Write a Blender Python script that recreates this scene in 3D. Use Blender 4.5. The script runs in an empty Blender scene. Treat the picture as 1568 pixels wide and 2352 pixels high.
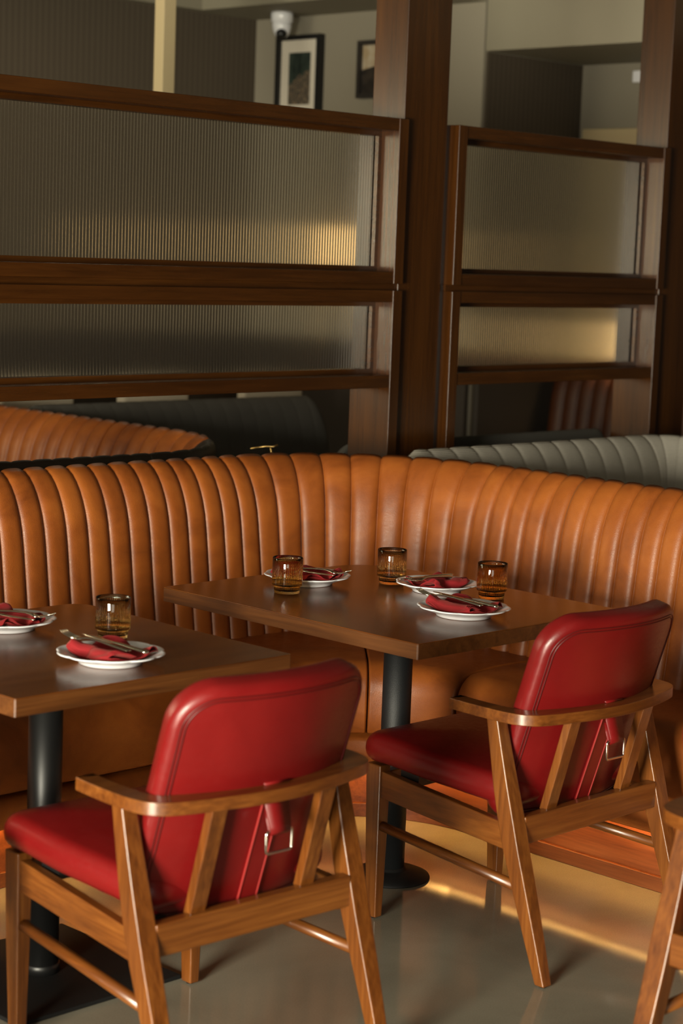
import bpy, bmesh, math, random
from mathutils import Vector, Matrix, noise

SC = bpy.context.scene
COL = SC.collection
PI = math.pi
rnd = random.Random(7)

# ------------------------------------------------------------------ camera
# world: X runs along the left banquette (away to the right), Y along the right one (away to the left)
F_PX, PITCH, ROLL, HEAD = 4534.4, 0.1315, 0.0373, 0.7903
CAM_H = 1.65


def setup_camera():
    c, s = math.cos(PITCH), math.sin(PITCH)
    A = Matrix(((1, 0, 0), (0, -s, -c), (0, c, -s)))
    cr, sr = math.cos(ROLL), math.sin(ROLL)
    Rr = Matrix(((cr, -sr, 0), (sr, cr, 0), (0, 0, 1)))
    B = Matrix(((math.cos(HEAD), -math.sin(HEAD), 0), (math.sin(HEAD), math.cos(HEAD), 0), (0, 0, 1)))
    M = Rr @ A @ B
    right, down, fwd = M[0], M[1], M[2]
    rot = Matrix((right, -down, -fwd)).transposed()
    cam = bpy.data.cameras.new('camera')
    cam.sensor_fit = 'VERTICAL'
    cam.sensor_height = 36.0
    cam.sensor_width = 24.0
    cam.lens = F_PX / 2352 * 36
    cam.clip_end = 60
    cam.dof.use_dof = True
    cam.dof.focus_distance = 5.25
    cam.dof.aperture_fstop = 3.4
    o = bpy.data.objects.new('camera', cam)
    COL.objects.link(o)
    o.matrix_world = Matrix.Translation((0, 0, CAM_H)) @ rot.to_4x4()
    SC.camera = o


setup_camera()

# ------------------------------------------------------------------ world, lights, exposure
SC.view_settings.view_transform = 'Standard'
SC.view_settings.look = 'None'
SC.view_settings.exposure = 0.0
SC.view_settings.gamma = 1.0
SC.view_settings.use_curve_mapping = False

W = bpy.data.worlds.new('world')
SC.world = W
W.use_nodes = True
W.node_tree.nodes['Background'].inputs[0].default_value = (1.0, 0.93, 0.82, 1)
W.node_tree.nodes['Background'].inputs[1].default_value = 0.03


def area(name, loc, target, sx, sy, power, color):
    d = bpy.data.lights.new(name, 'AREA')
    d.shape = 'RECTANGLE'
    d.size, d.size_y = sx, sy
    d.energy = power
    d.color = color
    o = bpy.data.objects.new(name, d)
    COL.objects.link(o)
    o.location = loc
    o.rotation_euler = (Vector(target) - Vector(loc)).to_track_quat('-Z', 'Y').to_euler()
    return o


DAY = (1.0, 0.93, 0.74)
# daylight through the tall shop windows behind the camera and to its left
area('window_daylight_side', (-2.9, 0.85, 1.22), (3.2, 3.0, 0.75), 1.7, 1.4, 1030, DAY)
area('window_daylight_front', (-2.2, -2.4, 1.15), (3.6, 3.6, 0.8), 2.4, 2.1, 75, DAY)
# daylight through the window at the far left end of the room, beyond the partition
area('window_daylight_far', (1.2, 8.1, 1.85), (4.8, 4.6, 1.7), 3.0, 1.0, 100, (1.0, 0.88, 0.60))
# dim unseen fill lamps, added to light the dining room beyond the partition
area('fill_light_beyond', (5.9, 7.3, 2.88), (5.9, 7.3, 0), 0.5, 0.5, 5, (1.0, 0.80, 0.55))
area('fill_light_alcove', (6.9, 5.9, 2.62), (7.6, 5.9, 3.0), 0.3, 0.3, 2, (1.0, 0.86, 0.66))

# ------------------------------------------------------------------ materials


def mat(name, color=(0.5, 0.5, 0.5), rough=0.5, metal=0.0, spec=0.5, coat=0.0):
    m = bpy.data.materials.new(name)
    m.use_nodes = True
    b = m.node_tree.nodes['Principled BSDF']
    b.inputs['Base Color'].default_value = (*color, 1)
    b.inputs['Roughness'].default_value = rough
    b.inputs['Metallic'].default_value = metal
    b.inputs['Specular IOR Level'].default_value = spec
    b.inputs['Coat Weight'].default_value = coat
    return m, m.node_tree, b


def coords(nt, scale, kind='Object', jitter=True):
    tc = nt.nodes.new('ShaderNodeTexCoord')
    mp = nt.nodes.new('ShaderNodeMapping')
    mp.inputs['Scale'].default_value = scale
    src = tc.outputs[kind]
    if jitter:
        oi = nt.nodes.new('ShaderNodeObjectInfo')
        ad = nt.nodes.new('ShaderNodeVectorMath')
        ad.operation = 'MULTIPLY_ADD'
        cmb = nt.nodes.new('ShaderNodeCombineXYZ')
        for i in range(3):
            nt.links.new(oi.outputs['Random'], cmb.inputs[i])
        nt.links.new(cmb.outputs[0], ad.inputs[0])
        ad.inputs[1].default_value = (3.1, 2.3, 4.7)
        nt.links.new(src, ad.inputs[2])
        src = ad.outputs[0]
    nt.links.new(src, mp.inputs['Vector'])
    return mp.outputs[0]


def noise_tex(nt, vec, scale, detail=4, rough=0.55, dist=0.0):
    n = nt.nodes.new('ShaderNodeTexNoise')
    n.inputs['Scale'].default_value = scale
    n.inputs['Detail'].default_value = detail
    n.inputs['Roughness'].default_value = rough
    n.inputs['Distortion'].default_value = dist
    nt.links.new(vec, n.inputs['Vector'])
    return n.outputs['Fac']


def ramp(nt, fac, stops):
    r = nt.nodes.new('ShaderNodeValToRGB')
    el = r.color_ramp.elements
    while len(el) < len(stops):
        el.new(0.5)
    for e, (p, c) in zip(el, stops):
        e.position = p
        e.color = (*c, 1)
    nt.links.new(fac, r.inputs[0])
    return r.outputs[0]


def bump(nt, b, fac, strength, dist=0.002):
    bn = nt.nodes.new('ShaderNodeBump')
    bn.inputs['Strength'].default_value = strength
    bn.inputs['Distance'].default_value = dist
    nt.links.new(fac, bn.inputs['Height'])
    nt.links.new(bn.outputs[0], b.inputs['Normal'])


def math_node(nt, op, a, b):
    n = nt.nodes.new('ShaderNodeMath')
    n.operation = op
    for i, v in enumerate((a, b)):
        if isinstance(v, (int, float)):
            n.inputs[i].default_value = v
        else:
            nt.links.new(v, n.inputs[i])
    return n.outputs[0]


def wood(name, axis, dark, mid, light, rough=0.4, grain=9.0, coat=0.0):
    m, nt, b = mat(name, mid, rough, coat=coat)
    b.inputs['Coat Roughness'].default_value = 0.2
    sc = [grain, grain, grain]
    sc[axis] = grain * 0.07
    v = coords(nt, sc)
    broad = noise_tex(nt, v, 1.6, 5, 0.6, 1.2)
    sc2 = [grain * 9] * 3
    sc2[axis] = grain * 0.35
    v2 = coords(nt, sc2)
    fine = noise_tex(nt, v2, 1.5, 3, 0.6, 0.3)
    mix = math_node(nt, 'ADD', math_node(nt, 'MULTIPLY', broad, 0.60), math_node(nt, 'MULTIPLY', fine, 0.40))
    col = ramp(nt, mix, [(0.33, dark), (0.5, mid), (0.68, light)])
    nt.links.new(col, b.inputs['Base Color'])
    bump(nt, b, fine, 0.12, 0.001)
    return m


def wood3(name, *a, **k):
    return [wood(name + s, i, *a, **k) for i, s in enumerate(('_grain_x', '_grain_y', '_grain_z'))]


def leather(name, c_dark, c_mid, c_light, rough=0.42, grain=1.0, patch=4.0, creases=0.35):
    m, nt, b = mat(name, c_mid, rough, spec=0.42)
    v = coords(nt, (1, 1, 1))
    big = noise_tex(nt, v, patch, 5, 0.6, 0.6)
    nt.links.new(ramp(nt, big, [(0.3, c_dark), (0.5, c_mid), (0.72, c_light)]), b.inputs['Base Color'])
    vo = nt.nodes.new('ShaderNodeTexVoronoi')
    vo.inputs['Scale'].default_value = 420
    nt.links.new(v, vo.inputs['Vector'])
    v2 = coords(nt, (30, 30, 90))
    cr = noise_tex(nt, v2, 1.2, 4, 0.65, 1.5)
    h = math_node(nt, 'ADD', math_node(nt, 'MULTIPLY', vo.outputs['Distance'], 0.5 * grain), math_node(nt, 'MULTIPLY', cr, creases))
    bump(nt, b, h, 0.28, 0.0016)
    rr = nt.nodes.new('ShaderNodeMapRange')
    nt.links.new(cr, rr.inputs[0])
    rr.inputs['From Min'].default_value = 0.3
    rr.inputs['From Max'].default_value = 0.7
    rr.inputs['To Min'].default_value = rough - 0.05
    rr.inputs['To Max'].default_value = rough + 0.07
    nt.links.new(rr.outputs[0], b.inputs['Roughness'])
    return m


M = {}
M['tan'] = leather('tan_leather', (0.165, 0.040, 0.0060), (0.255, 0.067, 0.0100), (0.34, 0.099, 0.0155), 0.43, 1.0, 5.0)
M['tan_pipe'] = mat('tan_piping', (0.15, 0.05, 0.012), 0.45)[0]
M['red'] = leather('red_leather', (0.115, 0.0034, 0.0036), (0.140, 0.0044, 0.0046), (0.165, 0.006, 0.006), 0.35, 0.35, 3.0, 0.05)
M['red_seam'] = mat('red_seam', (0.07, 0.003, 0.003), 0.4)[0]
M['red_edge'] = mat('red_leather_trim', (0.26, 0.02, 0.018), 0.42)[0]
M['chair'] = wood3('chair_walnut', (0.058, 0.0145, 0.0022), (0.128, 0.0375, 0.0055), (0.210, 0.071, 0.0120), 0.34, 9.0, 0.35)
M['table'] = wood3('table_walnut', (0.066, 0.018, 0.0032), (0.118, 0.034, 0.0055), (0.172, 0.055, 0.0095), 0.22, 7.0)
M['tedge'] = wood3('table_edge_walnut', (0.038, 0.012, 0.0025), (0.078, 0.025, 0.005), (0.12, 0.042, 0.009), 0.42, 10.0)
M['oak'] = wood3('partition_walnut', (0.025, 0.0075, 0.0010), (0.042, 0.0132, 0.0019), (0.064, 0.021, 0.0031), 0.27, 6.0)
M['plinth'] = wood3('plinth_walnut', (0.07, 0.018, 0.005), (0.13, 0.036, 0.010), (0.19, 0.06, 0.017), 0.38, 10.0)
M['black'] = mat('black_powder_coat', (0.005, 0.005, 0.005), 0.42)[0]
M['matt_black'] = mat('matt_black_steel', (0.004, 0.004, 0.004), 0.75, spec=0.25)[0]
M['black_rough'] = mat('textured_black_metal', (0.007, 0.008, 0.009), 0.5)[0]
_nt = M['black_rough'].node_tree
bump(_nt, _nt.nodes['Principled BSDF'], noise_tex(_nt, coords(_nt, (1, 1, 1)), 700, 2), 0.5, 0.001)
M['china'] = mat('white_china', (0.79, 0.80, 0.84), 0.15, spec=0.6)[0]
M['steel'] = mat('polished_steel', (0.72, 0.66, 0.54), 0.22, 1.0)[0]
M['chrome'] = mat('chrome', (0.75, 0.72, 0.66), 0.1, 1.0)[0]
M['brass'] = mat('brass', (0.55, 0.36, 0.13), 0.3, 1.0)[0]

m, nt, b = mat('red_napkin_cloth', (0.22, 0.011, 0.014), 0.85, spec=0.2)
b.inputs['Sheen Weight'].default_value = 0.15
b.inputs['Sheen Tint'].default_value = (0.9, 0.3, 0.25, 1)
v = coords(nt, (1, 1, 1))
bump(nt, b, noise_tex(nt, v, 900, 2), 0.25, 0.001)
M['napkin'] = m


def glassmat(name, color, rough, ior=1.48):
    m, nt, b = mat(name, color, rough)
    b.inputs['Transmission Weight'].default_value = 1.0
    b.inputs['IOR'].default_value = ior
    return m


M['amber'] = glassmat('amber_glass', (1.0, 0.72, 0.30), 0.02)
M['smoke'] = glassmat('smoky_amber_glass', (0.98, 0.80, 0.46), 0.02)
M['reeded'] = glassmat('reeded_glass', (0.98, 0.97, 0.92), 0.09, 1.5)

# fine woven grey upholstery
m, nt, b = mat('grey_tweed', (0.2, 0.2, 0.18), 0.9, spec=0.15)
v = coords(nt, (1, 1, 1))
wv = nt.nodes.new('ShaderNodeTexWave')
wv.bands_direction = 'Z'
wv.inputs['Scale'].default_value = 62
wv.inputs['Distortion'].default_value = 0.6
wv.inputs['Detail'].default_value = 2
wv.inputs['Detail Scale'].default_value = 4
nt.links.new(v, wv.inputs['Vector'])
sp = noise_tex(nt, coords(nt, (260, 260, 520)), 1.0, 2)
fac = math_node(nt, 'ADD', math_node(nt, 'MULTIPLY', wv.outputs['Fac'], 0.6), math_node(nt, 'MULTIPLY', sp, 0.4))
nt.links.new(ramp(nt, fac, [(0.25, (0.26, 0.243, 0.21)), (0.55, (0.49, 0.458, 0.395)), (0.8, (0.61, 0.572, 0.495))]), b.inputs['Base Color'])
bump(nt, b, fac, 0.4, 0.002)
M['tweed'] = m

M['shaded_tweed'] = mat('shaded_grey_tweed', (0.085, 0.080, 0.070), 0.95, spec=0.1)[0]  # the grey tweed again, with the shade beyond the screen put into it
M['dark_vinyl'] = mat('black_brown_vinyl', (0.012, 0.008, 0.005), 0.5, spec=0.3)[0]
M['brown'] = leather('shaded_brown_leather', (0.05, 0.012, 0.003), (0.07, 0.018, 0.004), (0.09, 0.025, 0.006), 0.45)  # leather colour lowered to stand in for the darkness around the alcove bench

# polished concrete
m, nt, b = mat('polished_concrete', (0.2, 0.19, 0.165), 0.3)
v = coords(nt, (1, 1, 1), jitter=False)
cl = noise_tex(nt, v, 1.7, 6, 0.6, 0.4)
sp = noise_tex(nt, v, 260, 2, 0.6)
fac = math_node(nt, 'ADD', math_node(nt, 'MULTIPLY', cl, 0.7), math_node(nt, 'MULTIPLY', sp, 0.3))
nt.links.new(ramp(nt, fac, [(0.33, (0.165, 0.150, 0.112)), (0.5, (0.22, 0.202, 0.154)), (0.68, (0.275, 0.254, 0.196))]), b.inputs['Base Color'])
rr = nt.nodes.new('ShaderNodeMapRange')
nt.links.new(cl, rr.inputs[0])
rr.inputs['To Min'].default_value = 0.05
rr.inputs['To Max'].default_value = 0.10
nt.links.new(rr.outputs[0], b.inputs['Roughness'])
bump(nt, b, sp, 0.06, 0.001)
M['concrete'] = m


def paint(name, color, rough=0.7):
    m, nt, b = mat(name, color, rough, spec=0.3)
    v = coords(nt, (1, 1, 1), jitter=False)
    n = noise_tex(nt, v, 60, 3)
    bump(nt, b, n, 0.05, 0.002)
    return m


M['wall'] = paint('warm_grey_paint', (0.25, 0.225, 0.172))
M['bulk'] = paint('pale_beige_paint', (0.22, 0.20, 0.145))
M['ceil'] = paint('ceiling_paint', (0.10, 0.09, 0.078))
M['cream'] = paint('cream_paint', (0.50, 0.40, 0.23), 0.5)
M['dark_wall'] = paint('shade_brown_paint', (0.035, 0.028, 0.022))  # tone lowered to carry the dim light on these walls and boards

# wallpaper with faint vertical stripes
m, nt, b = mat('striped_wallpaper', (0.12, 0.11, 0.095), 0.75, spec=0.2)
v = coords(nt, (1, 1, 1), jitter=False)
wv = nt.nodes.new('ShaderNodeTexWave')
wv.bands_direction = 'DIAGONAL'
wv.inputs['Scale'].default_value = 17
wv.inputs['Distortion'].default_value = 0.0
sep = nt.nodes.new('ShaderNodeSeparateXYZ')
cmb = nt.nodes.new('ShaderNodeCombineXYZ')
nt.links.new(v, sep.inputs[0])
nt.links.new(math_node(nt, 'ADD', sep.outputs[0], sep.outputs[1]), cmb.inputs[0])
nt.links.new(cmb.outputs[0], wv.inputs['Vector'])
nt.links.new(ramp(nt, wv.outputs['Fac'], [(0.2, (0.062, 0.049, 0.034)), (0.8, (0.076, 0.061, 0.043))]), b.inputs['Base Color'])
M['paper'] = m


def emit(name, color, strength):
    m = bpy.data.materials.new(name)
    m.use_nodes = True
    nt = m.node_tree
    nt.nodes.remove(nt.nodes['Principled BSDF'])
    e = nt.nodes.new('ShaderNodeEmission')
    e.inputs[0].default_value = (*color, 1)
    e.inputs[1].default_value = strength
    nt.links.new(e.outputs[0], nt.nodes['Material Output'].inputs[0])
    return m


M['led'] = emit('warm_light_strip', (1.0, 0.50, 0.12), 60)
M['shade'] = emit('lit_lamp_shade', (1.0, 0.62, 0.24), 1.7)

# ------------------------------------------------------------------ mesh helpers


def obj(name, bm, m, parent=None, smooth=True, bevel=0.0, seg=2, recalc=True):
    if recalc:
        bmesh.ops.recalc_face_normals(bm, faces=bm.faces[:])
    me = bpy.data.meshes.new(name)
    bm.to_mesh(me)
    bm.free()
    me.materials.append(m)
    if smooth == 'ribs':
        for p in me.polygons:
            p.use_smooth = p.normal.dot(PN) < -0.3
    elif smooth:
        for p in me.polygons:
            p.use_smooth = True
    o = bpy.data.objects.new(name, me)
    COL.objects.link(o)
    if parent:
        o.parent = parent
    if bevel:
        md = o.modifiers.new('edge', 'BEVEL')
        md.width = bevel
        md.segments = seg
        md.limit_method = 'ANGLE'
        md.angle_limit = math.radians(38)
        md.harden_normals = True
    return o


def thing(name, label, cat, loc=(0, 0, 0), rotz=0.0, group=None):
    o = bpy.data.objects.new(name, None)
    COL.objects.link(o)
    o.empty_display_size = 0.1
    o.location = loc
    o.rotation_euler = (0, 0, rotz)
    return tag(o, label, cat, group)


def tag(o, label, cat, group=None):
    o['label'] = label
    o['category'] = cat
    if group:
        o['group'] = group
    return o


def struct(name, bm, m, label=None, cat=None, parent=None, **k):
    o = obj(name, bm, m, parent, **k)
    if parent is None:
        o['kind'] = 'structure'
        if label:
            o['label'] = label
            o['category'] = cat
    return o


def dup(root, loc, rotz, label, name=None, group=None):
    r = root.copy()
    COL.objects.link(r)
    r.location = loc
    r.rotation_euler = (0, 0, rotz)
    r['label'] = label
    if group:
        r['group'] = group
    for ch in list(root.children):
        c = ch.copy()
        COL.objects.link(c)
        c.parent = r
        for g in list(ch.children):
            d = g.copy()
            COL.objects.link(d)
            d.parent = c
    return r


def box(bm, x0, x1, y0, y1, z0, z1, mtx=None):
    vs = [bm.verts.new(Vector((x, y, z)) if mtx is None else mtx @ Vector((x, y, z)))
          for z in (z0, z1) for x, y in ((x0, y0), (x1, y0), (x1, y1), (x0, y1))]
    for f in ((0, 3, 2, 1), (4, 5, 6, 7), (0, 1, 5, 4), (1, 2, 6, 5), (2, 3, 7, 6), (3, 0, 4, 7)):
        bm.faces.new([vs[i] for i in f])


def bbox(x0, x1, y0, y1, z0, z1, mtx=None):
    bm = bmesh.new()
    box(bm, x0, x1, y0, y1, z0, z1, mtx)
    return bm


def loft(bm, rings, cap0=True, cap1=True, closed=True):
    vr = [[bm.verts.new(p) for p in r] for r in rings]
    n = len(vr[0])
    for a, b2 in zip(vr, vr[1:]):
        for i in range(n if closed else n - 1):
            j = (i + 1) % n
            bm.faces.new((a[i], a[j], b2[j], b2[i]))
    if cap0:
        bm.faces.new(list(reversed(vr[0])))
    if cap1:
        bm.faces.new(vr[-1])
    return vr


def rect_ring(c, sx, sy):
    x, y, z = c
    return [(x - sx / 2, y - sy / 2, z), (x + sx / 2, y - sy / 2, z), (x + sx / 2, y + sy / 2, z), (x - sx / 2, y + sy / 2, z)]


def tube(bm, pts, r, n=8, closed=False, taper=None):
    P = [Vector(p) for p in pts]
    N = len(P)
    rings = []
    up = Vector((0.13, 0.27, 0.95)).normalized()
    for i, p in enumerate(P):
        if closed:
            t = P[(i + 1) % N] - P[i - 1]
        else:
            t = P[min(i + 1, N - 1)] - P[max(i - 1, 0)]
        t.normalize()
        a = t.cross(up)
        if a.length < 0.05:
            a = t.cross(Vector((1, 0, 0)))
        a.normalize()
        b2 = t.cross(a)
        rr = r if taper is None else r * taper[i]
        rings.append([p + (a * math.cos(k * 2 * PI / n) + b2 * math.sin(k * 2 * PI / n)) * rr for k in range(n)])
    if closed:
        rings.append(rings[0])
        loft(bm, rings, False, False)
        bmesh.ops.remove_doubles(bm, verts=bm.verts[:], dist=1e-6)
    else:
        loft(bm, rings)


def lathe(bm, prof, n=48, mod=None, cx=0, cy=0):
    rings = []
    for r, z in prof:
        rings.append([(cx + (r + (mod(r, z, k / n) if mod else 0)) * math.cos(2 * PI * k / n),
                       cy + (r + (mod(r, z, k / n) if mod else 0)) * math.sin(2 * PI * k / n), z) for k in range(n)])
    loft(bm, rings)


def rounded(x0, x1, y0, y1, radii, seg=8):
    """CCW outline with a radius for each corner (x0y0, x1y0, x1y1, x0y1)"""
    out = []
    for (cx, cy, a0), r in zip(((x0, y0, PI), (x1, y0, 1.5 * PI), (x1, y1, 0), (x0, y1, 0.5 * PI)), radii):
        sx = 1 if cx == x0 else -1
        sy = 1 if cy == y0 else -1
        ox, oy = cx + sx * r, cy + sy * r
        k = seg if r > 0.004 else 1
        for i in range(k + 1):
            a = a0 + (PI / 2) * i / k
            out.append((ox + r * math.cos(a), oy + r * math.sin(a)))
    res = []
    for p in out:
        if not res or (Vector(p) - Vector(res[-1])).length > 1e-5:
            res.append(p)
    return res


def densify(pts, step):
    out = []
    n = len(pts)
    for i in range(n):
        a, b2 = Vector(pts[i]), Vector(pts[(i + 1) % n])
        k = max(1, int((b2 - a).length / step))
        for j in range(k):
            out.append(tuple(a.lerp(b2, j / k)))
    return out


def prism(outline, z0, z1):
    bm = bmesh.new()
    loft(bm, [[(x, y, z0) for x, y in outline], [(x, y, z1) for x, y in outline]])
    return bm


def inset_pts(pts, d):
    n = len(pts)
    out = []
    for i in range(n):
        a, p, b2 = Vector(pts[i - 1]), Vector(pts[i]), Vector(pts[(i + 1) % n])
        t = (b2 - a)
        t.normalize()
        out.append((p.x - t.y * d, p.y + t.x * d))
    return out


def pillow(outline, z0, z1, r, crown, fmap, steps=6):
    """soft upholstered slab: rounded over its edge, crowned on top; fmap places (x, y, z)"""
    n = len(outline)
    cx = sum(p[0] for p in outline) / n
    cy = sum(p[1] for p in outline) / n
    rings = []
    h = z1 - z0

    def ring(d, z):
        return [(x, y, z) for x, y in (inset_pts(outline, d) if d > 1e-6 else outline)]

    def shrink(base, k, z):
        return [(cx + (x - cx) * k, cy + (y - cy) * k, z) for x, y, _ in base]
    rb = min(r, h * 0.45)
    b0 = ring(rb, z0)
    rings.append(shrink(b0, 0.5, z0))
    for i in range(steps):
        a = (PI / 2) * i / (steps - 1)
        rings.append(ring(rb * (1 - math.sin(a)), z0 + rb * (1 - math.cos(a))))
    for i in range(steps):
        a = (PI / 2) * i / (steps - 1)
        rings.append(ring(rb * (1 - math.cos(a)), z1 - rb + rb * math.sin(a)))
    bt = ring(rb, z1)
    for k in (0.85, 0.65, 0.4, 0.15):
        rings.append(shrink(bt, k, z1 + crown * (1 - k * k)))
    bm = bmesh.new()
    loft(bm, [[fmap(*p) for p in rg] for rg in rings])
    return bm


# ------------------------------------------------------------------ room shell
struct('floor', bbox(-3.4, 9.2, -4.2, 9.2, -0.12, 0.0), M['concrete'], smooth=False)
struct('ceiling', bbox(-3.4, 9.2, -4.2, 9.2, 3.3, 3.4), M['ceil'], smooth=False)

# partition plane: s along it, d behind its front face
ANG = 0.0265
PO = Vector((3.25, 4.60, 0))
PT = Vector((math.cos(ANG), math.sin(ANG), 0))
PN = Vector((-math.sin(ANG), math.cos(ANG), 0))
PMTX = Matrix(((PT.x, PN.x, 0, PO.x), (PT.y, PN.y, 0, PO.y), (0, 0, 1, 0), (0, 0, 0, 1)))

# walls beyond the partition
struct('wall_back', bbox(-3.4, 7.7, 8.3, 8.42, 0, 3.3), M['paper'], smooth=False)
bm = bmesh.new()
box(bm, 7.57, 7.69, 6.62, 8.3, 0, 3.3)
box(bm, 7.69, 8.47, 6.62, 6.74, 0, 3.3)
struct('wall_right', bm, M['wall'], smooth=False)
struct('wall_alcove', bbox(8.35, 8.47, 4.6, 6.62, 0, 3.3), M['wall'], smooth=False)
struct('wall_far_right', bbox(8.35, 8.47, -4.2, 4.6, 0, 3.3), M['dark_wall'], smooth=False)  # split off and darkened so the partition wood mirrors no lit wall
struct('wall_alcove_side', bbox(7.59, 8.35, 6.608, 6.62, 0, 2.657), M['paper'], smooth=False)
struct('trim_1', bbox(-3.4, 7.57, 8.22, 8.3, 2.9, 3.3), M['bulk'], smooth=False)
struct('trim_2', bbox(7.1, 7.57, 6.62, 8.22, 2.9, 3.3), M['bulk'], smooth=False)
struct('trim_3', bbox(7.57, 8.35, -4.2, 6.608, 2.66, 3.3), M['bulk'], smooth=False)
# dark boards added low on the walls beyond, standing in for shade there
struct('shade_trim_5', bbox(-3.2, 7.54, 8.27, 8.3, 0, 1.18), M['dark_wall'], smooth=False)
struct('shade_trim_6', bbox(7.54, 7.57, 6.62, 8.27, 0, 1.18), M['dark_wall'], smooth=False)
struct('shade_trim_7', bbox(7.60, 8.32, 6.58, 6.608, 0, 1.18), M['dark_wall'], smooth=False)
# walls around the camera, with the window openings
bm = bmesh.new()
box(bm, -3.4, -3.25, -4.2, 9.2, 0, 0.5)
box(bm, -3.4, -3.25, -4.2, 9.2, 2.95, 3.3)
for y in (-4.2, -1.9, 0.6, 3.1, 5.6, 8.4):
    box(bm, -3.4, -3.25, y, y + 0.3, 0.5, 2.95)
struct('wall_left', bm, M['wall'], smooth=False)
bm = bmesh.new()
box(bm, -3.25, 9.2, -4.2, -4.05, 0, 0.5)
box(bm, -3.25, 9.2, -4.2, -4.05, 2.95, 3.3)
for x in (-3.25, -0.9, 1.6, 3.3, 6.6):
    box(bm, x, x + (0.3 if x < 3 else 2.7), -4.2, -4.05, 0.5, 2.95)
struct('wall_front', bm, M['dark_wall'], smooth=False)  # darkened like the far right wall, to cut reflected haze

# cream door in the alcove
struct('door_1', bbox(8.30, 8.35, 5.55, 6.554, 0, 2.327), M['cream'], smooth=False, bevel=0.006)

# cream post beyond the partition
struct('trim_4', bbox(5.572, 5.640, 6.70, 6.762, 2.235, 3.3), M['cream'], smooth=False, bevel=0.003)


# ------------------------------------------------------------------ timber partition
def pbar(bm, s0, s1, d0, d1, z0, z1):
    box(bm, s0, s1, d0, d1, z0, z1, PMTX)


def post(s0, label):
    bm = bmesh.new()
    pbar(bm, s0, s0 + 0.224, 0.012, 0.162, 0, 3.3)
    o = obj('timber_post', bm, M['oak'][2], bevel=0.003)
    return tag(o, label, 'post', 'timber posts of the partition')


post(1.686, 'dark walnut post in the middle of the frame, between the two reeded glass panels')
post(3.244, 'dark walnut post cut by the right edge of the picture')


def reeded(s0, s1, z0, z1, d):
    pitch = 0.0125
    n = int((s1 - s0) / pitch)
    pitch = (s1 - s0) / n
    prof = []
    for i in range(n):
        for x in (-1, -0.96, -0.88, -0.76, -0.58, -0.3, 0, 0.3, 0.58, 0.76, 0.88, 0.96):
            prof.append((s0 + (i + (x + 1) / 2) * pitch, d - 0.0007 * (1 - abs(x) ** 5)))
    prof.append((s1, d))
    back = [(s1, d + 0.006), (s0, d + 0.006)]
    bm = bmesh.new()
    ol = prof + back
    lo = [bm.verts.new(PMTX @ Vector((s, dd, z0))) for s, dd in ol]
    hi = [bm.verts.new(PMTX @ Vector((s, dd, z1))) for s, dd in ol]
    L = len(ol)
    for i in range(L):
        j = (i + 1) % L
        bm.faces.new((lo[i], lo[j], hi[j], hi[i]))
    # the end faces keep their own corners so that the ribs shade evenly
    bm.faces.new([bm.verts.new(v.co) for v in reversed(lo)])
    bm.faces.new([bm.verts.new(v.co) for v in hi])
    return bm


def panel(s0, s1, label):
    D = 0.172
    t = thing('partition_panel', label, 'partition', PO + PT * (s0 + s1) / 2, 0, 'reeded glass partition panels')
    inv = Matrix.Translation(-t.location)

    def put(name, bm, m, **k):
        bm.transform(inv)
        return obj(name, bm, m, t, **k)
    for (za, zb) in ((1.545, 2.097), (0.0, 1.523)):
        for a in (s0, s1 - 0.046):
            bm = bmesh.new()
            pbar(bm, a, a + 0.046, -0.014, D, za, zb)
            put('stile', bm, M['oak'][2], bevel=0.002)
    for (za, zb) in ((2.055, 2.097), (1.545, 1.585), (1.483, 1.523), (1.193, 1.236)):
        bm = bmesh.new()
        pbar(bm, s0 + 0.046, s1 - 0.046, -0.010, D - 0.004, za, zb)
        put('rail', bm, M['oak'][0], bevel=0.002)
    # recessed strip between the upper and lower frames
    bm = bmesh.new()
    pbar(bm, s0, s1, 0.02, D - 0.02, 1.523, 1.545)
    put('shadow_gap', bm, M['oak'][0], smooth=False)
    for (za, zb) in ((1.585, 2.055), (1.236, 1.483)):
        ga, gb = s0 + 0.046, s1 - 0.046
        bm = bmesh.new()
        w = 0.017
        for dd in (0.066, 0.092):
            pbar(bm, ga, ga + w, dd, dd + 0.014, za, zb)
            pbar(bm, gb - w, gb, dd, dd + 0.014, za, zb)
            pbar(bm, ga + w, gb - w, dd, dd + 0.014, za, za + w)
            pbar(bm, ga + w, gb - w, dd, dd + 0.014, zb - w, zb)
        put('glazing_bead', bm, M['oak'][0], smooth=False)
        put('reeded_pane', reeded(ga + 0.004, gb - 0.004, za + 0.004, zb - 0.004, 0.083), M['reeded'], smooth='ribs')
    bm = bmesh.new()
    pbar(bm, s0 + 0.046, s1 - 0.046, 0.0, D - 0.01, 0.0, 0.62)
    put('lower_panel', bm, M['oak'][0], smooth=False)
    return t


panel(-0.30, 1.682, 'wide two-tier walnut screen with reeded glass, left of the middle post')
panel(1.945, 3.238, 'narrower two-tier walnut screen with reeded glass, right of the middle post')
bm = bmesh.new()
pbar(bm, 1.911, 1.944, 0.03, 0.15, 0, 2.095)
tag(obj('filler_strip', bm, M['oak'][2], smooth=False), 'thin recessed dark wood strip between middle post and narrower screen', 'trim strip')


# ------------------------------------------------------------------ banquettes
def bulge(u):
    a = abs(2 * u - 1)
    return (1 - a ** 3.0) ** 0.6


BACK = [(.415, .40), (.430, .50), (.442, .58), (.453, .66), (.463, .74), (.471, .80), (.479, .845), (.488, .88), (.499, .91), (.512, .937),
        (.527, .960), (.544, .979), (.562, .992), (.580, .999), (.589, .996), (.594, .985), (.596, .965), (.596, .90), (.596, .6), (.596, .03)]


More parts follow.
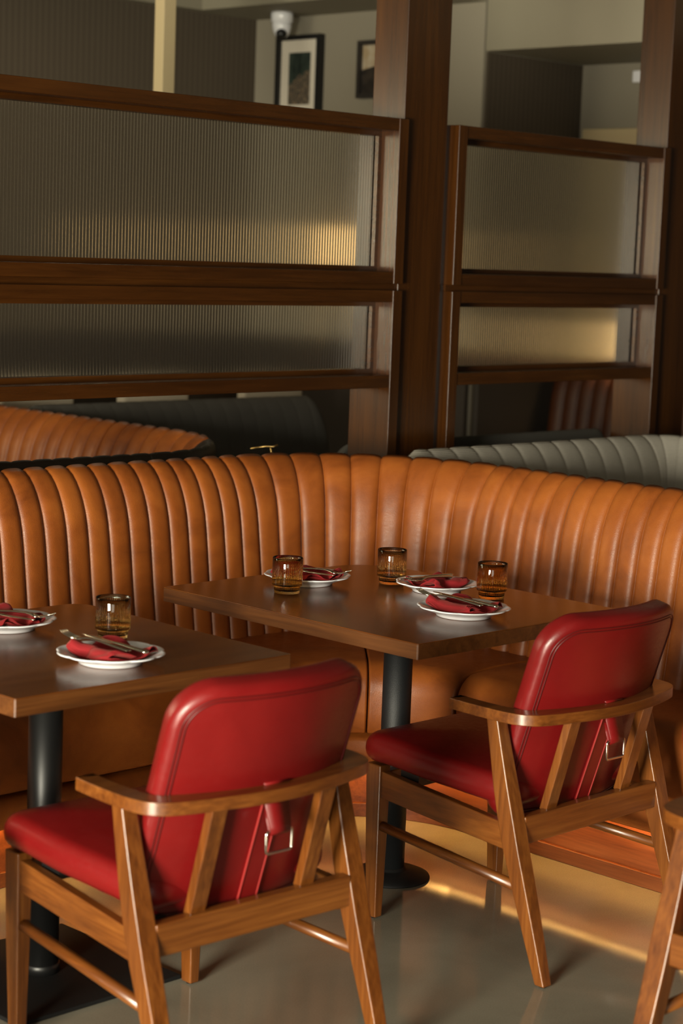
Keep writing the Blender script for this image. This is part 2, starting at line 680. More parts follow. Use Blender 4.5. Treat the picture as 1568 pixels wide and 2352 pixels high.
class Booth:
    """L-shaped corner seat: arm A faces -Y (or +Y if mirrored), arm B faces -X; the corner is rounded"""

    def __init__(self, cb, cf, mirror=False, dz=0.0):
        self.cb, self.cf, self.my, self.dz = cb, cf, (-1 if mirror else 1), dz

    def pt(self, base, n, r, z):
        return Vector((base[0] + n[0] * r, self.cb[1] + self.my * (base[1] + n[1] * r - self.cb[1]), z + self.dz))

    def backrest(self, cells, per=12, bulge_h=0.018, prof=BACK):
        """cells: list of channels, each a list of (base, n) at its two ends -> built per channel"""
        bm = bmesh.new()
        nP = len(prof)
        tang = []
        for i in range(nP):
            a, b2 = Vector(prof[max(i - 1, 0)]), Vector(prof[min(i + 1, nP - 1)])
            t = (b2 - a).normalized()
            tang.append((-t.y, t.x))     # outward (towards the sitter / up)
        rings = []
        for ci, (f) in enumerate(cells):
            for k in range(per + (1 if ci == len(cells) - 1 else 0)):
                u = 0.5 - 0.5 * math.cos(PI * k / per)
                base, n = f(u)
                h = bulge_h * bulge(u)
                col = []
                for (r, z), (nr, nz) in zip(prof, tang):
                    hh = h * (1.0 if z < 0.86 else (0.6 if r > 0.56 else 1.0 - 0.4 * (r - 0.48) / 0.08))
                    if nr > 0.5:
                        hh = 0.0
                    col.append(self.pt(base, n, r + nr * hh, z + nz * hh))
                rings.append(col)
        vr = loft(bm, rings, False, False, closed=False)
        bm.faces.new(vr[0])
        bm.faces.new(vr[-1])
        return bm


def cells_line_x(C, x_from, x_to, n):
    out = []
    for i in range(n):
        xa = x_from + (x_to - x_from) * i / n
        xb = x_from + (x_to - x_from) * (i + 1) / n
        out.append(lambda u, xa=xa, xb=xb: ((xa + (xb - xa) * u, C[1]), (0, 1)))
    return out


def cells_line_y(C, y_from, y_to, n):
    out = []
    for i in range(n):
        ya = y_from + (y_to - y_from) * i / n
        yb = y_from + (y_to - y_from) * (i + 1) / n
        out.append(lambda u, ya=ya, yb=yb: ((C[0], ya + (yb - ya) * u), (1, 0)))
    return out


def cells_arc(C, n):
    out = []
    for i in range(n):
        ta, tb = PI / 2 * (1 - i / n), PI / 2 * (1 - (i + 1) / n)
        out.append(lambda u, ta=ta, tb=tb: (C, (math.cos(ta + (tb - ta) * u), math.sin(ta + (tb - ta) * u))))
    return out


def seat_section(stations, prof_fn):
    """stations: list of (front point, back point); prof_fn(L) -> [(a, z)] closed profile"""
    bm = bmesh.new()
    rings = []
    for F, Bk in stations:
        F, Bk = Vector(F), Vector(Bk)
        L = (Bk - F).length
        t = (Bk - F) / L
        rings.append([(F.x + t.x * a, F.y + t.y * a, z) for a, z in prof_fn(L)])
    loft(bm, rings)
    return bm


def cushion_prof(L, sh=0.0):
    p = [(0.012 + sh, 0.262), (0.002 + sh, 0.285), (sh, 0.33), (sh, 0.385)]
    for i in range(1, 7):
        a = PI / 2 * i / 6
        p.append((sh + 0.075 * (1 - math.cos(a)), 0.385 + 0.083 * math.sin(a)))
    p += [(0.18, 0.474), (L * 0.6, 0.474), (L + 0.02, 0.466), (L + 0.02, 0.262)]
    return p


def base_prof(L):
    return [(0.014, 0.252), (0.006, 0.24), (0.006, 0.180), (0.012, 0.172), (0.024, 0.172), (0.026, 0.188), (L, 0.188), (L, 0.256)]


CB, CF, RF = (4.11, 3.965), (3.795, 3.62), 0.345
X0, Y0 = 0.9, 0.7          # outer ends of the two arms (beyond the frame)
YF, XF = CF[1] + RF, CF[0] + RF
YB, XB = CB[1] + 0.44, CB[0] + 0.44

bq = thing('corner_banquette', 'tan leather channel-backed corner bench wrapped around the set tables, nearest the camera', 'bench', (CB[0], CB[1], 0))
INV = Matrix.Translation((-CB[0], -CB[1], 0))


def bput(name, bm, m, par=bq, inv=INV, **k):
    bm.transform(inv)
    return obj(name, bm, m, par, **k)


booth = Booth(CB, CF)
XL, YR = 3.755, 3.617      # where the side sections meet the corner section
bput('backrest', booth.backrest(cells_line_x(CB, XL - 0.0755 * 32, XL, 32)), M['tan'])
n1, n2, n3 = 5, 9, 5
corner_cells = cells_line_x(CB, XL, CB[0], n1) + cells_arc(CB, n2) + cells_line_y(CB, CB[1], YR, n3)
bput('backrest', booth.backrest(corner_cells), M['tan'])
bput('backrest', booth.backrest(cells_line_y(CB, YR, YR - 0.0715 * 36, 36)), M['tan'])
for base, n in (((XL, CB[1]), (0, 1)), ((CB[0], YR), (1, 0))):
    bm = bmesh.new()
    tube(bm, [booth.pt(base, n, r - 0.001, z) for r, z in BACK[:17]], 0.004, 6)
    bput('piping', bm, M['tan_pipe'])


def arc_st(k, r_f=RF, r_b=0.44, n=14, a0=0.0, a1=1.0):
    out = []
    for i in range(n + 1):
        t = PI / 2 * (1 - (a0 + (a1 - a0) * i / n))
        # front and back stations matched so that the corner closes on both straight arms
        out.append(((CF[0] + r_f * math.cos(t), CF[1] + r_f * math.sin(t)), (CB[0] + r_b * math.cos(t), CB[1] + r_b * math.sin(t))))
    return out


stL = [((x, YF), (x, YB)) for x in (X0, 2.2, 2.95)] + [((CF[0] - 0.004, YF), (CF[0] - 0.004, YB))]
stC1 = [((CF[0] + 0.004, YF), (CF[0] + 0.004, YB))] + arc_st(0, a0=0.03, a1=0.497)
stC2 = arc_st(0, a0=0.503, a1=0.97) + [((XF, CF[1] + 0.004), (XB, CF[1] + 0.004))]
stR = [((XF, CF[1] - 0.004), (XB, CF[1] - 0.004))] + [((XF, y), (XB, y)) for y in (2.9, 2.0, Y0)]
for st in (stL, stC1, stC2, stR):
    bput('seat_cushion', seat_section(st, lambda L: cushion_prof(L)), M['tan'], bevel=0.007, seg=3)
bput('seat_base', seat_section(stL[:-1] + [((CF[0], YF), (CF[0], YB))] + arc_st(0) + [((XF, CF[1]), (XB, CF[1]))] + stR[1:], base_prof), M['tan'])


def path_prism(off, z0, z1, depth):
    """board following the front of the bench, its face `off` behind the leather face"""
    r = RF + off
    f = [(X0, CF[1] + r)] + [(CF[0] + r * math.cos(PI / 2 * (1 - i / 20)), CF[1] + r * math.sin(PI / 2 * (1 - i / 20))) for i in range(21)] + [(CF[0] + r, Y0)]
    r2 = r + depth
    g = [(X0, CF[1] + r2)] + [(CF[0] + r2 * math.cos(PI / 2 * (1 - i / 20)), CF[1] + r2 * math.sin(PI / 2 * (1 - i / 20))) for i in range(21)] + [(CF[0] + r2, Y0)]
    bm = bmesh.new()
    rings = [[(*p, z0), (*q, z0), (*q, z1), (*p, z1)] for p, q in zip(f, g)]
    loft(bm, rings)
    return bm


bput('plinth', path_prism(0.075, 0.0, 0.188, 0.06), M['plinth'][1], bevel=0.002)
bput('baseboard', path_prism(0.060, 0.0, 0.041, 0.0145), M['plinth'][1], bevel=0.002)
bput('light_strip', path_prism(0.028, 0.177, 0.184, 0.010), M['led'], smooth=False)

# second corner bench, back to back beyond the first: tan leather, seen above its dark rear edge
C2 = (4.00, 5.41)
b2 = Booth(C2, None, mirror=True, dz=-0.012)
t2 = thing('corner_banquette', 'tan leather channel-backed bench beyond the near one, under the wide reeded screen', 'bench', (C2[0], C2[1], 0))
INV2 = Matrix.Translation((-C2[0], -C2[1], 0))
# mirrored in Y: near arm faces +Y, side arm runs away along +Y


def mirror_cells_y(C, y_from, y_to, n):
    out = []
    for i in range(n):
        ya = y_from + (y_to - y_from) * i / n
        yb = y_from + (y_to - y_from) * (i + 1) / n
        out.append(lambda u, ya=ya, yb=yb: ((C[0], 2 * C[1] - (ya + (yb - ya) * u)), (1, 0)))
    return out


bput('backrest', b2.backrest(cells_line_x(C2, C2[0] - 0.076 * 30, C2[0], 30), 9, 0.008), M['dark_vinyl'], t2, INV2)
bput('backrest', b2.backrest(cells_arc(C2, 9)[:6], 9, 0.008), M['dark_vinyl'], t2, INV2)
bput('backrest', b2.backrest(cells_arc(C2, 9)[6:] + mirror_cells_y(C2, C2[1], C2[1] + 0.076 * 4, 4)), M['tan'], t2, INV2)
bput('backrest', b2.backrest(mirror_cells_y(C2, C2[1] + 0.076 * 4 + 0.006, C2[1] + 0.076 * 32, 28)), M['tan'], t2, INV2)
bm = bmesh.new()
ol = [(C2[0] - 2.2, C2[1] - 0.44), (C2[0], C2[1] - 0.44)] + [(C2[0] + 0.44 * math.sin(PI / 2 * i / 8), C2[1] - 0.44 * math.cos(PI / 2 * i / 8)) for i in range(1, 9)] + \
     [(C2[0] + 0.44, C2[1] + 2.2), (C2[0] - 0.06, C2[1] + 2.2), (C2[0] - 0.06, C2[1] + 0.06), (C2[0] - 2.2, C2[1] + 0.06)]
bput('seat_cushion', prism(ol, 0.2, 0.47), M['tan'], t2, INV2, bevel=0.03, seg=3)
bput('plinth', prism([(x * 0.985 + 0.05, y * 0.985 + 0.08) for x, y in ol], 0.0, 0.2), M['plinth'][1], t2, INV2, smooth=False)
bm = bmesh.new()
tube(bm, [(4.50, 4.90, 0.975), (4.535, 4.865, 0.985), (4.555, 4.845, 0.985), (4.565, 4.835, 0.992)], 0.004, 6)
tube(bm, [(4.548, 4.852, 0.985), (4.55, 4.85, 0.965), (4.556, 4.844, 0.955)], 0.004, 6)
bput('brass_hook', bm, M['brass'], t2, INV2)


# straight grey upholstered bench backs
def grey_bench(x0, x1, y_crest, z_top, face, label, nch, cloth):
    """bench along X; face -1: sits towards -Y, +1: towards +Y"""
    t = thing('upholstered_bench', label, 'bench', ((x0 + x1) / 2, y_crest, 0), 0, 'grey upholstered benches')
    iv = Matrix.Translation(-t.location)
    C = (x0, y_crest + face * 0.58)
    bb = Booth((C[0], C[1]), None, mirror=(face > 0), dz=z_top - 1.0)
    if face > 0:
        cells = cells_line_x((C[0], C[1]), x0, x1, nch)
    else:
        cells = cells_line_x((C[0], C[1]), x0, x1, nch)
    bm = bb.backrest(cells, 7, 0.002)
    # soften both ends: pull the outer columns in and down
    for v in bm.verts:
        d = min(v.co.x - x0, x1 - v.co.x)
        if d < 0.06:
            k = 1 - max(d, 0) / 0.06
            if v.co.z > 0.7:
                v.co.z -= 0.045 * k ** 2.2
    bm.transform(iv)
    obj('backrest', bm, cloth, t)
    ys = y_crest + face * 0.14
    yf = y_crest + face * 0.62
    bm = bbox(x0 + 0.01, x1 - 0.01, min(ys, yf), max(ys, yf), 0.26, 0.47)
    bm.transform(iv)
    obj('seat_cushion', bm, cloth, t, bevel=0.04, seg=4)
    bm = bbox(x0 + 0.03, x1 - 0.03, min(ys, yf - face * 0.06), max(ys, yf - face * 0.06), 0.0, 0.26)
    bm.transform(iv)
    obj('plinth', bm, M['plinth'][0], t, smooth=False)
    return t


t4 = thing('upholstered_bench', 'pale grey tweed bench back right behind the tan leather corner, in front of the screen', 'bench', (5.5, 4.455, 0), 0, 'grey upholstered benches')
iv4 = Matrix.Translation(-t4.location)
TIGHT = [(r - 0.42, z) for r, z in BACK]
C4 = (6.07, 4.273)
b4 = Booth(C4, None)
cells = cells_line_x(C4, 4.765, C4[0], 12) + cells_arc(C4, 3) + cells_line_y(C4, C4[1], 3.2, 10)
bm = b4.backrest(cells, 7, 0.002, TIGHT)
for v_ in bm.verts:
    d_ = v_.co.x - 4.765
    if d_ < 0.06 and v_.co.z > 0.7:
        v_.co.z -= 0.045 * (1 - max(d_, 0) / 0.06) ** 2.2
bm.transform(iv4)
obj('backrest', bm, M['tweed'], t4)
bm = prism([(4.78, 3.80), (5.62, 3.80), (5.62, 3.2), (6.1, 3.2), (6.1, 4.30), (4.78, 4.30)], 0.26, 0.47)
bm.transform(iv4)
obj('seat_cushion', bm, M['tweed'], t4, bevel=0.03, seg=3)
bm = prism([(4.80, 3.86), (5.68, 3.86), (5.68, 3.22), (6.1, 3.22), (6.1, 4.30), (4.80, 4.30)], 0.0, 0.26)
bm.transform(iv4)
obj('plinth', bm, M['plinth'][0], t4, smooth=False)
grey_bench(4.93, 6.45, 4.90, 0.975, 1, 'dim grey tweed bench seen through the gap under the narrower screen', 17, M['shaded_tweed'])
grey_bench(4.62, 6.22, 6.36, 1.0, -1, 'long grey bench back, shade put into its cloth, far behind the second tan bench, under the wide screen', 19, M['shaded_tweed'])

# pale chairs beyond the long grey bench, only the tops of their backs showing
def pale_chair(x, y, label):
    t = thing('side_chair', label, 'chair', (x, y, 0), 0.0, 'pale chairs far beyond the benches')
    ol = rounded(-0.21, 0.21, -0.03, 0.03, (0.028,) * 4, 5)
    obj('backrest', prism(ol, 0.55, 1.03), M['pale'], t, bevel=0.02, seg=3)
    obj('seat', bbox(-0.22, 0.22, 0.03, 0.46, 0.42, 0.48), M['pale'], t, bevel=0.02, seg=3)
    for sx in (-0.19, 0.19):
        obj('leg', bbox(sx - 0.016, sx + 0.016, -0.02, 0.02, 0, 0.57), M['oak'][2], t, smooth=False)
        obj('leg', bbox(sx - 0.016, sx + 0.016, 0.40, 0.43, 0, 0.42), M['oak'][2], t, smooth=False)
    return t


M['pale'] = paint('pale_upholstery', (0.55, 0.48, 0.36), 0.8)
pale_chair(5.33, 7.25, 'pale chair back far off, above the left stretch of the long shaded bench')
pale_chair(6.02, 7.25, 'pale chair back far off, above the middle of the long shaded bench')
pale_chair(6.78, 7.25, 'pale chair back far off, above the right end of the long shaded bench')

# brown channel bench against the alcove wall
t3 = thing('channel_bench', 'dim brown channel-backed bench against the alcove wall, under the narrower screen', 'bench', (8.0, 5.4, 0))
iv3 = Matrix.Translation((-8.0, -5.4, 0))
b3 = Booth((7.55, 5.4), None, dz=0.12)
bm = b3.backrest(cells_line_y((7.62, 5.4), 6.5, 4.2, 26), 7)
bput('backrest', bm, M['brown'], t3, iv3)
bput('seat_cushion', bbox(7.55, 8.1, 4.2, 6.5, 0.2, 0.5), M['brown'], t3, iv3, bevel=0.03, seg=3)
bput('plinth', bbox(7.62, 8.1, 4.22, 6.48, 0, 0.2), M['plinth'][1], t3, iv3, smooth=False)


# ------------------------------------------------------------------ tables
def table(name, label, outline, grain, pole_xy, kind):
    cx = sum(p[0] for p in outline) / len(outline)
    cy = sum(p[1] for p in outline) / len(outline)
    t = thing('dining_table', label, 'table', (pole_xy[0], pole_xy[1], 0), 0, 'walnut dining tables')
    loc = [(x - pole_xy[0], y - pole_xy[1]) for x, y in outline]
    obj('tabletop', prism(loc, 0.7475, 0.75), M['table'][grain], t, bevel=0.0012)
    obj('tabletop_edge', prism(loc, 0.7115, 0.7475), M['tedge'][grain], t, bevel=0.001)
    bm = bmesh.new()
    bb = [(0.0384, 0.012), (0.0384, 0.703)]
    lathe(bm, bb, 40)
    obj('column', bm, M['black_rough'] if kind == 'disc' else M['black'], t)
    bm = bbox(-0.17, 0.17, -0.17, 0.17, 0.703, 0.7115)
    obj('mounting_plate', bm, M['black'], t, smooth=False)
    bm = bmesh.new()
    if kind == 'disc':
        lathe(bm, [(0.106, 0.0), (0.108, 0.003), (0.106, 0.007), (0.09, 0.014), (0.07, 0.019), (0.05, 0.0225), (0.042, 0.024), (0.042, 0.03), (0.036, 0.03)], 56)
        obj('base_disc', bm, M['matt_black'], t)
    else:
        box(bm, -0.225, 0.225, -0.222, 0.222, 0.0, 0.010)
        obj('base_plate', bm, M['matt_black'], t, bevel=0.002)
        bm = bmesh.new()
        lathe(bm, [(0.041, 0.010), (0.041, 0.03), (0.0384, 0.032)], 40)
        obj('collar', bm, M['black'], t)
    return t


table('dining_table', 'dark walnut table on round black foot in the bench corner, set with three glasses',
      rounded(3.340, 4.124, 3.041, 3.962, (0.003, 0.004, 0.15, 0.003), 10), 1, (3.74, 3.473), 'disc')
table('dining_table', 'dark walnut table on square black base plate, cut by the left edge of the picture',
      rounded(2.264, 3.018, 3.128, 3.90, (0.003, 0.004, 0.055, 0.055), 8), 0, (2.602, 3.478), 'plate')

# ------------------------------------------------------------------ chairs
def smooth_path(pts, n):
    """Catmull-Rom through pts"""
    P = [Vector(p) for p in pts]
    out = []
    for i in range(len(P) - 1):
        p0, p1, p2, p3 = P[max(i - 1, 0)], P[i], P[i + 1], P[min(i + 2, len(P) - 1)]
        for k in range(n):
            t = k / n
            out.append(0.5 * ((2 * p1) + (-p0 + p2) * t + (2 * p0 - 5 * p1 + 4 * p2 - p3) * t * t + (-p0 + 3 * p1 - 3 * p2 + p3) * t ** 3))
    out.append(P[-1])
    return out


def back_point(u, v, w):
    """u across (-.245...245), v up along the panel from its foot, w out of the back face"""
    y = -0.176 - 0.300 * v + 1.0 * u * u
    z = 0.345 + 0.951 * v
    n = Vector((2.0 * u * 0.9, -1, -0.33)).normalized()
    p = Vector((u, y, z)) + n * (w - 0.0)
    return p


def make_chair(label):
    t = thing('armchair', label, 'chair', (0, 0, 0), 0, 'red leather walnut armchairs')
    wd = M['chair']
    for s in (-1, 1):
        bm = bmesh.new()
        loft(bm, [rect_ring((s * 0.232, 0.262, 0.003), 0.026, 0.034), rect_ring((s * 0.232, 0.264, 0.20), 0.034, 0.044),
                  rect_ring((s * 0.232, 0.266, 0.395), 0.038, 0.050)])
        lg = obj('leg', bm, wd[2], t, bevel=0.004)
        bm = bmesh.new()
        lathe(bm, [(0.009, 0.0), (0.010, 0.004)], 12, cx=s * 0.232, cy=0.262)
        obj('foot_glide', bm, M['black'], lg)
        bm = bmesh.new()
        prof = [(0.003, -0.317, 0.030, 0.028), (0.10, -0.285, 0.036, 0.036), (0.20, -0.252, 0.041, 0.043), (0.30, -0.219, 0.044, 0.048), (0.36, -0.202, 0.045, 0.049),
                (0.44, -0.180, 0.043, 0.045), (0.52, -0.160, 0.039, 0.039), (0.596, -0.141, 0.034, 0.034)]
        loft(bm, [rect_ring((s * 0.273, y, z), sx, sy) for z, y, sx, sy in prof])
        lg = obj('leg', bm, wd[2], t, bevel=0.0035)
        bm = bmesh.new()
        lathe(bm, [(0.009, 0.0), (0.010, 0.004)], 12, cx=s * 0.273, cy=-0.317)
        obj('foot_glide', bm, M['black'], lg)
        # side rail
        bm = bmesh.new()
        loft(bm, [[(s * 0.232 + dx, 0.245, z) for dx, z in ((-0.012, 0.312), (0.012, 0.312), (0.012, 0.380), (-0.012, 0.380))],
                  [(s * 0.262 + dx, -0.19, z) for dx, z in ((-0.012, 0.290), (0.012, 0.290), (0.012, 0.352), (-0.012, 0.352))]])
        obj('side_rail', bm, wd[1], t, bevel=0.003)
        bm = bmesh.new()
        tube(bm, [(s * 0.232, 0.264, 0.240), (s * 0.252, 0.01, 0.226), (s * 0.271, -0.236, 0.212)], 0.0125, 14)
        obj('stretcher', bm, wd[1], t)
        # back slat
        bm = bmesh.new()
        a, c = Vector((s * 0.142, -0.200, 0.368)), Vector((s * 0.141, -0.262, 0.598))
        ax = (c - a).normalized()
        th = Vector((0, ax.z, -ax.y)) * 0.0105
        sd = Vector((0.019, 0, 0))
        loft(bm, [[q - sd - th, q + sd - th, q + sd + th, q - sd + th] for q in (a, c)])
        obj('back_slat', bm, wd[2], t, bevel=0.002)
    bm = bbox(-0.253, 0.253, -0.226, -0.198, 0.308, 0.374)
    obj('rear_rail', bm, wd[0], t, bevel=0.004)
    bm = bbox(-0.214, 0.214, 0.244, 0.270, 0.318, 0.376)
    obj('front_rail', bm, wd[0], t, bevel=0.003)
    obj('seat_bearer', bbox(-0.20, 0.20, -0.15, -0.11, 0.335, 0.362), M['black'], t, smooth=False)
    obj('seat_bearer', bbox(-0.22, 0.22, 0.14, 0.20, 0.360, 0.402), M['black'], t, smooth=False)
    # bent armrest: a U swept in plan, flat section
    outer = [(-0.290, -0.008), (-0.295, -0.07), (-0.297, -0.13), (-0.295, -0.185), (-0.283, -0.229), (-0.247, -0.260), (-0.16, -0.284), (-0.075, -0.299), (0, -0.304)]
    outer = outer + [(-x, y) for x, y in reversed(outer[:-1])]
    wds = [0.044, 0.045, 0.046, 0.048, 0.052, 0.054, 0.052, 0.050, 0.050]
    wds = wds + list(reversed(wds[:-1]))
    pth = smooth_path([(x, y, 0) for x, y in outer], 5)
    wd_i = [wds[min(int(i / 5), len(wds) - 1)] * (1 - (i % 5) / 5) + wds[min(int(i / 5) + 1, len(wds) - 1)] * ((i % 5) / 5) for i in range(len(pth))]
    rings = []
    for i, p in enumerate(pth):
        a, c = pth[max(i - 1, 0)], pth[min(i + 1, len(pth) - 1)]
        tg = (c - a).normalized()
        nin = Vector((-tg.y, tg.x, 0))
        if nin.dot(Vector((0, -0.05, 0)) - p) < 0:
            nin = -nin
        q = p + nin * wd_i[i]
        if i in (0, len(pth) - 1):
            q = q + Vector((0, -0.012, 0))
        rings.append([(p.x, p.y, 0.594), (q.x, q.y, 0.594), (q.x, q.y, 0.620), (p.x, p.y, 0.620)])
    bm = bmesh.new()
    loft(bm, rings)
    obj('armrest', bm, wd[0], t, bevel=0.004, seg=3)

    # seat: soft slab sloping back
    ol = densify(rounded(-0.268, 0.268, -0.175, 0.318, (0.05, 0.05, 0.07, 0.07), 8), 0.03)

    def smap(x, y, z):
        k = 1 - 0.10 * max(0.0, (0.1 - y) / 0.28)
        zz = z + 0.075 * y
        if y > 0.2:
            zz -= 0.016 * ((y - 0.2) / 0.12) ** 2
        return Vector((x * k, y, zz))
    st = obj('seat', pillow(ol, 0.384, 0.458, 0.034, 0.016, smap), M['red'], t)
    # back panel
    ob = densify(rounded(-0.250, 0.250, -0.012, 0.515, (0.06, 0.06, 0.085, 0.085), 10), 0.025)
    bk = obj('backrest', pillow(ob, -0.062, 0.0, 0.022, 0.004, back_point), M['red'], t)
    for d, w in ((0.021, 0.0005), (0.028, 0.0008)):
        bm = bmesh.new()
        tube(bm, [back_point(x, y, w) for x, y in inset_pts(ob, d)], 0.0016, 6, closed=True)
        obj('piping', bm, M['red_seam'], bk)
    # strap stitched down the back
    bm = bmesh.new()
    rings = []
    for i in range(13):
        v = 0.018 + 0.255 * i / 12
        rings.append([back_point(u, v, w) for u, w in ((-0.024, 0.002), (0.024, 0.002), (0.024, 0.0075), (-0.024, 0.0075))])
    loft(bm, rings)
    sp = obj('strap', bm, M['red'], t, bevel=0.001)
    for u in (-0.0235, 0.0235):
        bm = bmesh.new()
        tube(bm, [back_point(u, 0.018 + 0.255 * i / 12, 0.0072) for i in range(13)], 0.0021, 6)
        obj('strap_edge', bm, M['red_edge'], sp)
    # loop over the arm, hanging with a metal ring
    bm = bmesh.new()
    path = [(-0.236, 0.6225), (-0.262, 0.624), (-0.2705, 0.6225)]
    path = [(-0.247, 0.6235), (-0.262, 0.6242), (-0.272, 0.6215)]
    loft(bm, [[(-0.031, y, z - 0.0012), (0.031, y, z - 0.0012), (0.031, y, z + 0.0022), (-0.031, y, z + 0.0022)] for y, z in path])
    lp = obj('strap_loop', bm, M['red'], t)
    bm = bmesh.new()
    hang = [(-0.268, 0.596, 0.030), (-0.272, 0.578, 0.030), (-0.279, 0.556, 0.028), (-0.284, 0.540, 0.026), (-0.286, 0.528, 0.025), (-0.281, 0.522, 0.025), (-0.276, 0.530, 0.024), (-0.268, 0.548, 0.023), (-0.262, 0.570, 0.022)]
    rings = []
    for i, (y, z, hw) in enumerate(hang):
        a, c = hang[max(i - 1, 0)], hang[min(i + 1, len(hang) - 1)]
        ty, tz = c[0] - a[0], c[1] - a[1]
        L = math.hypot(ty, tz)
        ny, nz = -tz / L * 0.0016, ty / L * 0.0016
        rings.append([(-hw, y - ny, z - nz), (hw, y - ny, z - nz), (hw, y + ny, z + nz), (-hw, y + ny, z + nz)])
    loft(bm, rings)
    hg = obj('hanging_strap', bm, M['red'], t)
    bm = bmesh.new()
    ring = rounded(-0.033, 0.033, 0.486, 0.530, (0.006,) * 4, 4)
    tube(bm, [(x, -0.281 - 0.10 * (z - 0.486) * 0, z) for x, z in ring], 0.0028, 8, closed=True)
    obj('buckle_ring', bm, M['chrome'], hg)
    return t


CG = 'red leather walnut armchairs'
ch = make_chair('red leather armchair tucked at the corner table with the round foot')
ch.location = (3.7046, 3.011, 0)
dup(ch, (2.588, 2.972, 0), math.radians(-1.9), 'red leather armchair tucked at the left table with the square base plate')
dup(ch, (1.90, 3.38, 0), math.radians(-90), 'added unseen red leather armchair outside the left edge, shading the bench front')  # extra chair out of view, added to shade the bench under the left table
dup(ch, (3.30, 1.860, 0), math.radians(-88), 'armchair cut by the right edge, only its wooden rear leg and arm corner showing')


# ------------------------------------------------------------------ table settings
def plate_z(r):
    if r < 0.068:
        return 0.0085
    return 0.0085 + 0.0175 * min(1.0, (r - 0.068) / 0.045) ** 0.75


def make_plate():
    bm = bmesh.new()
    n = 144

    def lobes(r, z, k):
        if r < 0.08:
            return 0.0
        w = abs(math.sin(PI * 10 * k)) ** 0.6
        return (r - 0.08) / 0.036 * (w - 0.6) * 0.0065
    lathe(bm, [(0.045, 0.003), (0.062, 0.003), (0.0655, 0.0), (0.069, 0.0015), (0.071, 0.007), (0.082, 0.0115), (0.100, 0.0185), (0.1145, 0.0235), (0.1165, 0.0252),
               (0.1145, 0.0268), (0.110, 0.0262), (0.097, 0.0215), (0.080, 0.0155), (0.072, 0.0105), (0.064, 0.0085), (0.03, 0.0080), (0.004, 0.0080)], n, lobes)
    return bm


def make_napkin(seed):
    """square of cloth folded into layers, rolled along its left edge, rising into a flap on its right"""
    rs = random.Random(seed)
    bm = bmesh.new()
    ph = rs.uniform(0, 6)

    def layer(path, y0, y1, lift, wob, solid=0.0016):
        # path: [(x, h)] across; swept along y
        nx = 46
        xs = smooth_path([(x, h, 0) for x, h in path], max(2, nx // (len(path) - 1)))
        ny = 22
        grid = []
        for j in range(ny + 1):
            v = j / ny
            y = y0 + (y1 - y0) * v
            row = []
            for i, q in enumerate(xs):
                u = i / (len(xs) - 1)
                squeeze = 1 - 0.16 * math.sin(PI * v) ** 2
                x = q.x * squeeze + 0.006 * math.sin(ph + 9 * v + 2 * u)
                yy = y + 0.007 * math.sin(ph * 1.7 + 5 * u + 2.2 * v) * (1 if v > 0.5 else -1)
                r = math.hypot(x, yy)
                if r > 0.086:
                    kk = (0.086 + (r - 0.086) * 0.35) / r
                    x, yy, r = x * kk, yy * kk, r * kk
                zz = plate_z(r) + 0.002 + lift + q.y * (1 - 0.35 * math.sin(PI * v) ** 2 * (1 if abs(q.x) < 0.03 else 0.3))
                zz += wob * noise.noise(Vector((x * 38 + seed, yy * 22, seed + lift * 100)))
                row.append(bm.verts.new((x, yy, max(zz, plate_z(r) + 0.0012))))
            grid.append(row)
        for j in range(ny):
            for i in range(len(grid[0]) - 1):
                bm.faces.new((grid[j][i], grid[j][i + 1], grid[j + 1][i + 1], grid[j + 1][i]))
    k = rs.uniform(0.9, 1.1)
    layer([(0.088, 0.004), (0.070, 0.016 * k), (0.048, 0.018 * k), (0.022, 0.006), (0.0, 0.003), (-0.030, 0.006), (-0.058, 0.008), (-0.072, 0.005)], -0.082, 0.085, 0.0, 0.006)
    layer([(0.086, 0.003), (0.060, 0.010), (0.035, 0.008), (0.005, 0.002), (-0.04, 0.004), (-0.066, 0.004)], -0.088, 0.078, 0.0, 0.004)
    # rolled bundle, open towards the diner
    for i in range(4):
        o = 0.0032 * i
        layer([(-0.004 - o, 0.008 + o * 0.7), (-0.024, 0.016 + o), (-0.046, 0.019 + o * 0.9), (-0.064 + o * 0.6, 0.014 + o * 0.7), (-0.071 + o, 0.007 + o * 0.3), (-0.062, 0.003 + o * 0.3), (-0.035, 0.004 + o * 0.5)],
              -0.078 + 0.006 * i, 0.088 - 0.005 * i, 0.0, 0.004)
    return bm


def solidify(o, t):
    md = o.modifiers.new('thickness', 'SOLIDIFY')
    md.thickness = t
    md.offset = 0
    return o


def make_fork():
    """lies along y, handle towards -y, bowl curve in z"""
    bm = bmesh.new()
    prof = [(-0.100, 0.0088, 0.0022, 0.0), (-0.097, 0.0098, 0.0026, 0.0), (-0.06, 0.0078, 0.0024, 0.002), (-0.02, 0.0050, 0.0024, 0.004), (0.015, 0.0044, 0.0024, 0.004), (0.033, 0.0080, 0.0022, 0.002),
            (0.045, 0.0120, 0.0020, -0.001), (0.056, 0.0128, 0.0020, -0.002)]
    rings = []
    for y, hw, th, z in prof:
        rings.append([(-hw, y, z), (-hw * 0.5, y, z - th), (hw * 0.5, y, z - th), (hw, y, z), (hw * 0.5, y, z + th), (-hw * 0.5, y, z + th)])
    loft(bm, rings)
    for i in range(4):
        x = -0.0096 + 0.0064 * i
        tube(bm, [(x, 0.054, -0.002), (x, 0.07, -0.001), (x * 0.98, 0.086, 0.0025), (x * 0.96, 0.098, 0.008)], 0.0021, 6, taper=[1.15, 1.0, 0.85, 0.45])
    return bm


